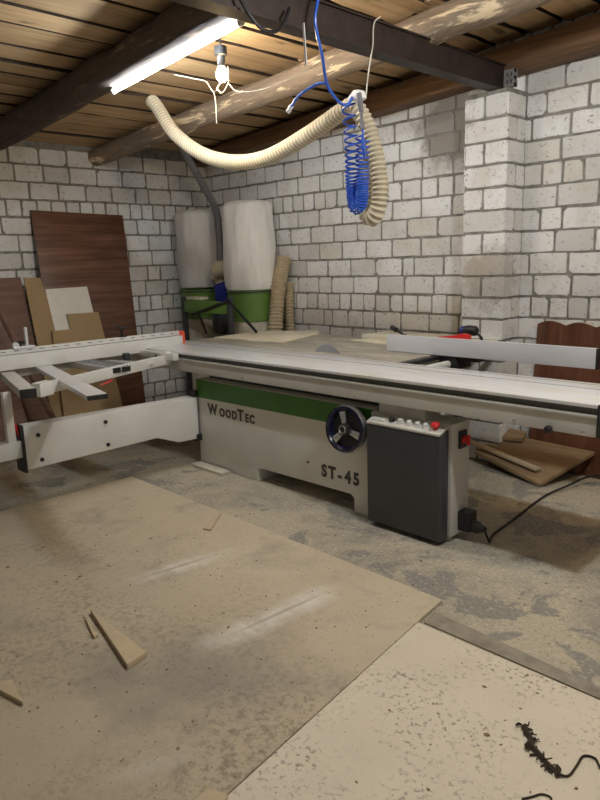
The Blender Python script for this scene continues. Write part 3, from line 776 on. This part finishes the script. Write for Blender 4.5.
# ------------------------------------------------------------------ hanging things
lt = thing('tube_light', (-3.47, 2.4, 2.62), 'long lit white tube lamp under the thick dark log', 'light')
ta, tb_ = Vector((-4.10, 2.40, 2.603)), Vector((-2.84, 2.40, 2.685)); td = (tb_ - ta).normalized()
add('light_tube', MB().tube([ta, tb_], .0135, 16), M['tube'], lt)
for p, s in ((ta, -1), (tb_, 1)): add('end_cap', MB().tube([p, p + td*s*.022], .019, 16).tube([p + td*s*.022, p + td*s*.05], .005, 8), M['white'], lt)
add('mounting_rail', MB().bar(ta + Vector((0, 0, .024)), tb_ + Vector((0, 0, .024)), .02, .010), M['white'], lt)
bl = thing('light_bulb_lamp', (-3.25, 2.60, 2.56), 'single lit warm bulb in a black socket beside the tube lamp', 'light')
add('bulb', MB().lathe((-3.25, 2.60, 2.555), [(0, -.036), (.016, -.034), (.029, -.018), (.033, 0), (.029, .02), (.018, .04), (.014, .05)], 24), M['bulb'], bl)
add('socket', MB().lathe((-3.25, 2.60, 2.605), [(.018, -.006), (.022, 0), (.024, .05), (.036, .056), (.036, .10), (.01, .11)], 20), M['black'], bl)
add('cord', MB().tube(smooth_path([(-3.25, 2.6, 2.71), (-3.24, 2.6, 2.78), (-3.25, 2.6, 2.855)], 5), .005, 8), M['cable'], bl)
def strings(name, paths, r, label, cat, mat='string'):
    mb = MB()
    for p in paths: mb.tube(smooth_path(p, 6), r, 6)
    return tag(add(name, mb, M[mat]), label, cat)
strings('string_tangle', [[(-3.74, 2.62, 2.66), (-3.55, 2.62, 2.60), (-3.43, 2.62, 2.56), (-3.36, 2.62, 2.49), (-3.30, 2.62, 2.52), (-3.26, 2.62, 2.56)],
    [(-3.36, 2.62, 2.49), (-3.345, 2.62, 2.42), (-3.35, 2.62, 2.31)], [(-3.33, 2.62, 2.505), (-3.28, 2.62, 2.47), (-3.22, 2.62, 2.515), (-3.215, 2.62, 2.60)],
    [(-3.22, 2.62, 2.51), (-3.15, 2.63, 2.455), (-3.0, 2.7, 2.45), (-2.85, 2.9, 2.55), (-2.8, 3.1, 2.68)]], .0018, 'thin pale string tangled around the lit bulb', 'string')
tag(add('hanging_strip', MB().bar((-2.41, 2.427, 2.585), (-2.40, 2.428, 2.40), .012, .004, up=(0, 1, 0)), M['tape']), 'white strip hanging from the steel beam left of the blue hose', 'strip')
strings('black_cable_loop', [[(-2.43, 2.06, 2.62), (-2.41, 2.10, 2.55), (-2.40, 2.16, 2.505), (-2.40, 2.24, 2.51), (-2.41, 2.30, 2.56), (-2.43, 2.36, 2.64)]], .008, 'black cable looped on the side of the steel beam', 'cable', 'cable')
strings('pale_string', [[(-2.43, 3.02, 2.74), (-2.44, 2.98, 2.70), (-2.44, 2.97, 2.60), (-2.46, 2.98, 2.555), (-2.475, 2.97, 2.45), (-2.49, 2.97, 2.36)],
    [(-2.47, 2.99, 2.56), (-2.49, 2.99, 2.47), (-2.51, 2.99, 2.355)], [(-2.49, 2.97, 2.36), (-2.50, 2.97, 2.34), (-2.51, 2.99, 2.355)]], .0035, 'pale cord over the steel beam holding the cream duct', 'string')
ah = thing('coiled_air_hose', (-2.56, 2.9, 1.76), 'blue coiled air hose hanging before the cream duct', 'air hose')
def coil():
    U = smooth_path([(-2.555, 2.90, 2.325), (-2.545, 2.90, 2.2), (-2.538, 2.90, 2.05), (-2.535, 2.90, 1.9), (-2.525, 2.90, 1.80), (-2.50, 2.90, 1.775), (-2.472, 2.90, 1.81), (-2.465, 2.90, 1.9), (-2.463, 2.90, 2.0), (-2.462, 2.90, 2.08), (-2.46, 2.9, 2.14)], 40)
    U = even(U, .001); n = len(U); out = []; ph_ = 0.0
    for i, p in enumerate(U):
        z = p.z
        left = i < n*.55
        pitch = (.0115 if z < 1.87 else .0115 + (z - 1.87)*(.12 if left else .08))
        ph_ += 2*PI*.001/pitch
        t = (U[min(i+3, n-1)] - U[max(i-3, 0)]).normalized()
        a = Vector((0, 1, 0)); b = t.cross(a).normalized()
        r = .034
        if i % 2 == 0: out.append(p + (a*math.cos(ph_) + b*math.sin(ph_))*r)
    return out
add('hose_coil', MB().tube(coil(), .0058, 6), M['bluehose'], ah)
add('straight_hose', MB().tube(smooth_path([(-2.425, 2.535, 2.80), (-2.40, 2.525, 2.73), (-2.394, 2.49, 2.60), (-2.42, 2.56, 2.47), (-2.49, 2.668, 2.367), (-2.48, 2.75, 2.290), (-2.495, 2.83, 2.30), (-2.51, 2.88, 2.34)], 8), .0075, 8), M['bluehose'], ah)
add('branch_hose', MB().tube(smooth_path([(-2.49, 2.668, 2.372), (-2.56, 2.668, 2.385), (-2.69, 2.668, 2.356), (-2.76, 2.668, 2.31)], 8), .0075, 8), M['bluehose'], ah)
add('hose_connector', MB().tube([(-2.755, 2.668, 2.313), (-2.785, 2.668, 2.288)], .013, 12), M['tape'], ah)
add('blow_gun', MB().tube([(-2.46, 2.875, 2.35), (-2.445, 2.875, 2.26)], .014, 12).tube([(-2.445, 2.875, 2.26), (-2.44, 2.875, 2.20)], .008, 10).tube([(-2.44, 2.875, 2.21), (-2.437, 2.875, 2.17)], .012, 10), M['greypipe'], ah)
add('hose_tail', MB().tube(smooth_path([(-2.437, 2.875, 2.175), (-2.432, 2.875, 2.10), (-2.425, 2.875, 2.06), (-2.43, 2.88, 2.03), (-2.45, 2.89, 2.05), (-2.462, 2.9, 2.14)], 8), .0055, 8), M['bluehose'], ah)
add('tape_wrap', MB().prism([(-2.55, 2.875, 2.335), (-2.50, 2.875, 2.375), (-2.46, 2.875, 2.37), (-2.445, 2.875, 2.33), (-2.48, 2.875, 2.315)], (0, .05, 0), .006), M['tape'], ah)
# block on the pillar top beside the steel beam end
mb = MB()
bx0, bx1, by0, by1, bz0, bz1 = -2.44, -2.365, 4.315, 4.36, 2.577, 2.685
mb.box(bx0, bx1, by0+.03, by1, bz0, bz1)
for a, b in ((bz0, bz0+.022), ((bz0+bz1)/2-.010, (bz0+bz1)/2+.010), (bz1-.022, bz1)): mb.box(bx0, bx1, by0, by0+.03, a, b)
for a, b in ((bx0, bx0+.016), ((bx0+bx1)/2-.008, (bx0+bx1)/2+.008), (bx1-.016, bx1)): mb.box(a, b, by0+.0005, by0+.03, bz0+.001, bz1-.001)
tag(add('hollow_brick', mb, M['holl'], smooth=False), 'grey hollow brick wedged on the pillar beside the steel beam end', 'brick')

# ------------------------------------------------------------------ sheets leaning on the walls
def lean(name, poly, xt_, xb, ztop, th, mat, label, cat, group=None):
    """sheet leaning on the left wall; poly in (y, height) ; x runs from xb at the floor to xt_ at ztop"""
    f = lambda y, z: (xb + (xt_-xb)*z/ztop, y, z)
    return tag(add(name, MB().prism([f(y, z) for y, z in poly], (th, 0, th*(xb-xt_)/ztop), .0015), mat), label, cat, group)
lean('walnut_panel', [(2.56, .005), (3.40, .005), (3.50, 1.985), (2.60, 2.01)], -6.035, -5.70, 2.0, .018, M['walnut'], 'tall dark walnut panel leaning on the left brick wall', 'panel')
lean('walnut_panel', [(1.25, .005), (2.43, .005), (2.40, 1.435), (1.2, 1.435)], -5.93, -5.62, 1.435, .018, M['walnut2'], 'lower greyish walnut panel at the left edge beneath the bricks', 'panel')
lean('fibreboard_strip', [(2.42, .005), (2.72, .005), (2.555, 1.425), (2.41, 1.43)], -5.88, -5.585, 1.43, .016, M['mdf'], 'narrow brown fibreboard strip standing before the tall walnut panel', 'board')
lean('white_panel', [(2.63, .005), (3.05, .005), (2.97, 1.33), (2.575, 1.325)], -5.855, -5.56, 1.33, .016, M['whiteboard'], 'white laminate sheet behind the L-shaped fibreboard', 'panel')
lean('fibreboard_offcut', [(2.49, .005), (3.09, .005), (3.02, 1.095), (2.715, 1.10), (2.725, .965), (2.55, .965)], -5.78, -5.525, 1.1, .016, M['mdf'], 'L-shaped brown fibreboard in front of the white sheet', 'board')
tag(add('wooden_slat', MB().bar((-5.67, 2.08, 1.235), (-5.22, 2.36, .02), .05, .03, .002), M['walnut2']), 'slim brown slat leaning at the left behind the crosscut fence', 'slat')
lean('fibreboard_offcut', [(1.4, .005), (2.18, .005), (2.07, 1.12), (1.4, 1.16)], -5.74, -5.45, 1.16, .016, M['walnut2'], 'small brown panel leaning in front of the greyish walnut panel', 'panel')
# wavy red-brown panel by the right wall
mb = MB(); bm = mb.bm
n = 60; rows = []
for i in range(n+1):
    x = -2.235 + 1.75*i/n
    wv = .018*abs(math.sin(PI*(x + 2.235)/.205))
    zt = 1.015 + wv*1.6 - .03*i/n
    rows.append([bm.verts.new(p) for p in ((x, 4.44 - wv, .005), (x, 4.515 - wv, zt), (x, 4.54 - wv, zt), (x, 4.465 - wv, .005))])
for a, b in zip(rows, rows[1:]):
    for j in range(4):
        f = bm.faces.new((a[j], a[(j+1) % 4], b[(j+1) % 4], b[j]))
        if j == 1: f.material_index = 1
bm.faces.new(rows[0]); bm.faces.new(rows[-1][::-1])
tag(add('wavy_panel', mb, [M['curve'], M['cream']]), 'red brown panel with a wavy top leaning on the right wall', 'panel')

# boards tilted up against the wall behind the saw's right end
def slab(name, c, d, w, L, th, yaw, pitch, mat, label, cat):
    m = Matrix.Translation(c) @ Matrix.Rotation(yaw, 4, 'Z') @ Matrix.Rotation(pitch, 4, 'X')
    return tag(add(name, MB().box(-w, 0, 0, L, 0, th, .002, 0, m), mat), label, cat)
def tilted(name, pts, lift, th, mat, label, cat):
    zf = lambda y: (y - 4.02) * .415 + lift
    return tag(add(name, MB().prism([(x, y, zf(y)) for x, y in pts], (0, 0, th), .002), mat), label, cat)
tag(add('scrap_timber', MB().box(-2.40, -2.26, 4.30, 4.34, .001, .108, .004), M['oldwood']), 'dark scrap timber on the floor propping the wide tilted board', 'timber')
tilted('tilted_board', [(-1.93, 4.02), (-1.745, 4.415), (-2.42, 4.44), (-2.52, 4.20)], .002, .024, M['oldwood'], 'wide worn board tilted up behind the saw beneath the wavy panel', 'board')
tag(add('wood_plank', MB().bar((-2.62, 4.262, .150), (-1.99, 4.115, .087), .05, .018, .002), M['wedge']), 'pale narrow plank across the wide tilted board', 'board')
tilted('worn_board', [(-2.70, 4.31), (-2.24, 4.36), (-2.25, 4.445), (-2.68, 4.46)], .040, .026, M['oldwood'], 'smaller worn board on top of the wide tilted board by the pillar', 'board')

# ------------------------------------------------------------------ things on the floor
tag(add('brown_sheet', MB().prism([(-4.2, 2.345, .001), (-1.545, 2.325, .001), (-1.36, .98, .001), (-1.24, .10, .001), (-4.22, .10, .001)], (0, 0, .016), .0015), M['brown']), 'large brown fibreboard sheet on the floor under the wood wedge', 'sheet')
tag(add('pale_sheet', MB().prism([(-1.507, 2.095, .001), (.9, 2.105, .001), (.9, .0, .001), (-1.225, .0, .001), (-1.352, .98, .001)], (0, 0, .019), .0015), M['pale']), 'pale scuffed sheet on the floor at lower right under the rag', 'sheet')
tag(add('floor_batten', MB().prism([(-1.50, 2.13, .001), (.8, 2.12, .001), (.8, 2.20, .001), (-.78, 2.185, .001), (-1.52, 2.235, .001)], (0, 0, .006), .001), M['dustwood']), 'thin flat dusty strip on the floor along the far edge of the pale sheet', 'strip')
tag(add('board_offcut', MB().prism([(-1.404, .94, .0215), (-1.339, .962, .0215), (-1.26, .72, .0215), (-1.34, .69, .0215)], (0, 0, .012), .001), M['wedge']), 'light brown board corner at the bottom edge beside the pale sheet', 'offcut')
def wedge(name, pts, z, th, label):
    mb = MB().prism([(x, y, z) for x, y in pts], (0, 0, th), .001)
    return tag(add(name, mb, M['wedge']), label, 'offcut')
wedge('wood_wedge', [(-2.60, 1.195), (-2.125, 1.185), (-2.105, 1.09)], .018, .022, 'long pointed wood wedge on the brown sheet')
wedge('wood_splinter', [(-2.575, 1.155), (-2.40, 1.125), (-2.395, 1.105)], .018, .012, 'thin splinter beside the long pointed wedge')
wedge('wood_wedge', [(-2.375, .685), (-2.347, .755), (-2.185, .728)], .018, .016, 'small triangular offcut at the left edge')
tag(add('wood_splinter', MB().prism([(-2.99, 2.09, .018), (-2.945, 2.11, .018), (-3.11, 2.315, .018)], (0, 0, .010), .0005), M['wedge']), 'slim pointed offcut near the sheet edge in front of the saw', 'offcut')
tag(add('wood_stick', MB().bar((-2.19, .64, .02), (-2.14, .62, .02), .008, .005), M['oldwood']), 'tiny dark stick below the triangular offcut', 'stick')
tag(add('floor_slat', MB().bar((-4.11, 2.845, .012), (-3.745, 2.845, .012), .085, .02, .002), M['sack']), 'dusty slat on the floor at the left foot of the saw', 'slat')
tag(add('power_cable', MB().tube(smooth_path([(-1.735, 2.995, .085), (-1.715, 3.00, .04), (-1.72, 3.03, .009), (-1.75, 3.12, .0115), (-1.765, 3.28, .0115), (-1.785, 3.48, .0115), (-1.81, 3.72, .0115), (-1.82, 3.92, .0115), (-1.775, 4.10, .03), (-1.72, 4.24, .06), (-1.64, 4.32, .06), (-1.4, 4.34, .0115), (-.9, 4.33, .0115)], 8), .0065, 8), M['cable']), 'black power cable from the saw across the floor', 'cable')
# dark rag rope on the pale sheet
rg = random.Random(12); mb = MB()
core = [(-.885, 1.800, .024), (-.865, 1.775, .026), (-.842, 1.755, .024), (-.836, 1.733, .027), (-.81, 1.72, .025), (-.78, 1.705, .025), (-.748, 1.690, .024), (-.715, 1.682, .024), (-.690, 1.695, .024), (-.690, 1.75, .024), (-.692, 1.80, .024), (-.665, 1.815, .024), (-.64, 1.79, .024), (-.61, 1.76, .024)]
mb.tube(smooth_path(core, 6), .0035, 7); mb.tube(smooth_path([(p[0] + .004, p[1] + .005, p[2] + .002) for p in core[:8]], 6), [.007]*30 + [.005]*12 + [.0025], 7)
for k in range(46):
    i = rg.randrange(0, 8); p = Vector(core[i]); a = rg.uniform(0, 6.28); L = rg.uniform(.012, .034)
    mb.tube(smooth_path([p, p + Vector((math.cos(a)*L*.5, math.sin(a)*L*.5, rg.uniform(-.001, .008))), p + Vector((math.cos(a+.6)*L, math.sin(a+.6)*L, rg.uniform(-.002, .008)))], 3), rg.uniform(.0015, .0035), 5)
tag(add('frayed_rope', mb, M['rope']), 'frayed dark rope scrap on the pale sheet', 'rope')
tag(add('wire_scrap', MB().tube(smooth_path([(-.745, 1.525, .023), (-.728, 1.552, .023), (-.714, 1.578, .023), (-.692, 1.585, .023), (-.68, 1.57, .023)], 5), .003, 6), M['rope']), 'thin bent wire scrap below the frayed rope', 'wire')

# shavings and chips scattered over the floor
rg = random.Random(33); mb = MB(); bm = mb.bm
for k in range(900):
    x, y = rg.uniform(-5.2, .6), rg.uniform(.5, 4.0)
    if 2.86 < y and -4.2 < x < -1.8: continue
    if y < 2.33 and x < -1.4: z = .0175
    elif y < 2.09: z = .0205
    else: z = .001
    s = rg.uniform(.003, .010) * (1.6 if rg.random() < .07 else 1); a = rg.uniform(0, 6.28)
    if abs(y - 2.2) < .16 or abs(x + 1.45) < .12: continue
    d = Vector((math.cos(a), math.sin(a), 0)) * s; e_ = Vector((-math.sin(a), math.cos(a), 0)) * s * rg.uniform(.2, .8)
    c = Vector((x, y, z)); h = Vector((0, 0, rg.uniform(.001, .004)))
    lo = [bm.verts.new(c + q) for q in (d, e_, -d*.8, -e_)]; hi = [bm.verts.new(c + q*.7 + h) for q in (d, e_, -d*.8, -e_)]
    bm.faces.new(hi)
    for i in range(4): bm.faces.new((lo[i], lo[(i+1) % 4], hi[(i+1) % 4], hi[i]))
tag(add('wood_chips', mb, M['chip'], smooth=False), 'wood chips and shavings scattered over floor and sheets', 'wood chips', kind='stuff')

# ------------------------------------------------------------------ lamps of the room outside the frame, plus an added fill
def tube_lamp(name, loc, length, watts, col=(1, .96, .88), rot=0):
    l = bpy.data.lights.new(name, 'AREA'); l.shape = 'RECTANGLE'; l.size = length; l.size_y = .05
    l.energy = watts; l.color = col
    o = bpy.data.objects.new(name, l); COL.objects.link(o); o.location = loc; o.rotation_euler = (0, 0, rot)
    return o
def bulb_lamp(name, loc, watts, col, size=.04):
    l = bpy.data.lights.new(name, 'POINT'); l.energy = watts; l.color = col; l.shadow_soft_size = size
    o = bpy.data.objects.new(name, l); COL.objects.link(o); o.location = loc
bulb_lamp('ceiling_lamp_right', (-.75, 2.35, 2.82), 100, (.91, .97, 1.0), .07)
bulb_lamp('warm_lamp_right', (-.55, 2.75, 2.80), 24, (1.0, .76, .46))
bulb_lamp('added_fill_near', (.9, -.6, 2.75), 16, (.94, .97, 1.0), .08)  # added front fill for the floor, not a lamp of the room

w = bpy.data.worlds.new('World'); scene.world = w; w.use_nodes = True
w.node_tree.nodes['Background'].inputs[0].default_value = (.5, .55, .6, 1); w.node_tree.nodes['Background'].inputs[1].default_value = .005

# ------------------------------------------------------------------ camera
yaw, pitch, roll = math.radians(-45.98718581), math.radians(11.6686295), math.radians(-1.81980738)
f = Vector((math.sin(yaw)*math.cos(pitch), math.cos(yaw)*math.cos(pitch), -math.sin(pitch)))
r0 = Vector((math.cos(yaw), -math.sin(yaw), 0)); u0 = r0.cross(f)
r = r0*math.cos(roll) + u0*math.sin(roll); u = -r0*math.sin(roll) + u0*math.cos(roll)
cam = bpy.data.cameras.new('Camera'); co = bpy.data.objects.new('Camera', cam); COL.objects.link(co)
co.matrix_world = Matrix(((r.x, u.x, -f.x, 0), (r.y, u.y, -f.y, 0), (r.z, u.z, -f.z, 1.5), (0, 0, 0, 1)))
cam.sensor_fit = 'HORIZONTAL'; cam.sensor_width = 36; cam.lens = 672.0/600*36; cam.clip_start = .05
scene.camera = co
for o in scene.objects:
    if 'base_' in o: del o['base_']
vs = scene.view_settings
vs.view_transform = 'Standard'; vs.look = 'None'; vs.exposure = 0.0; vs.gamma = 1; vs.use_curve_mapping = False
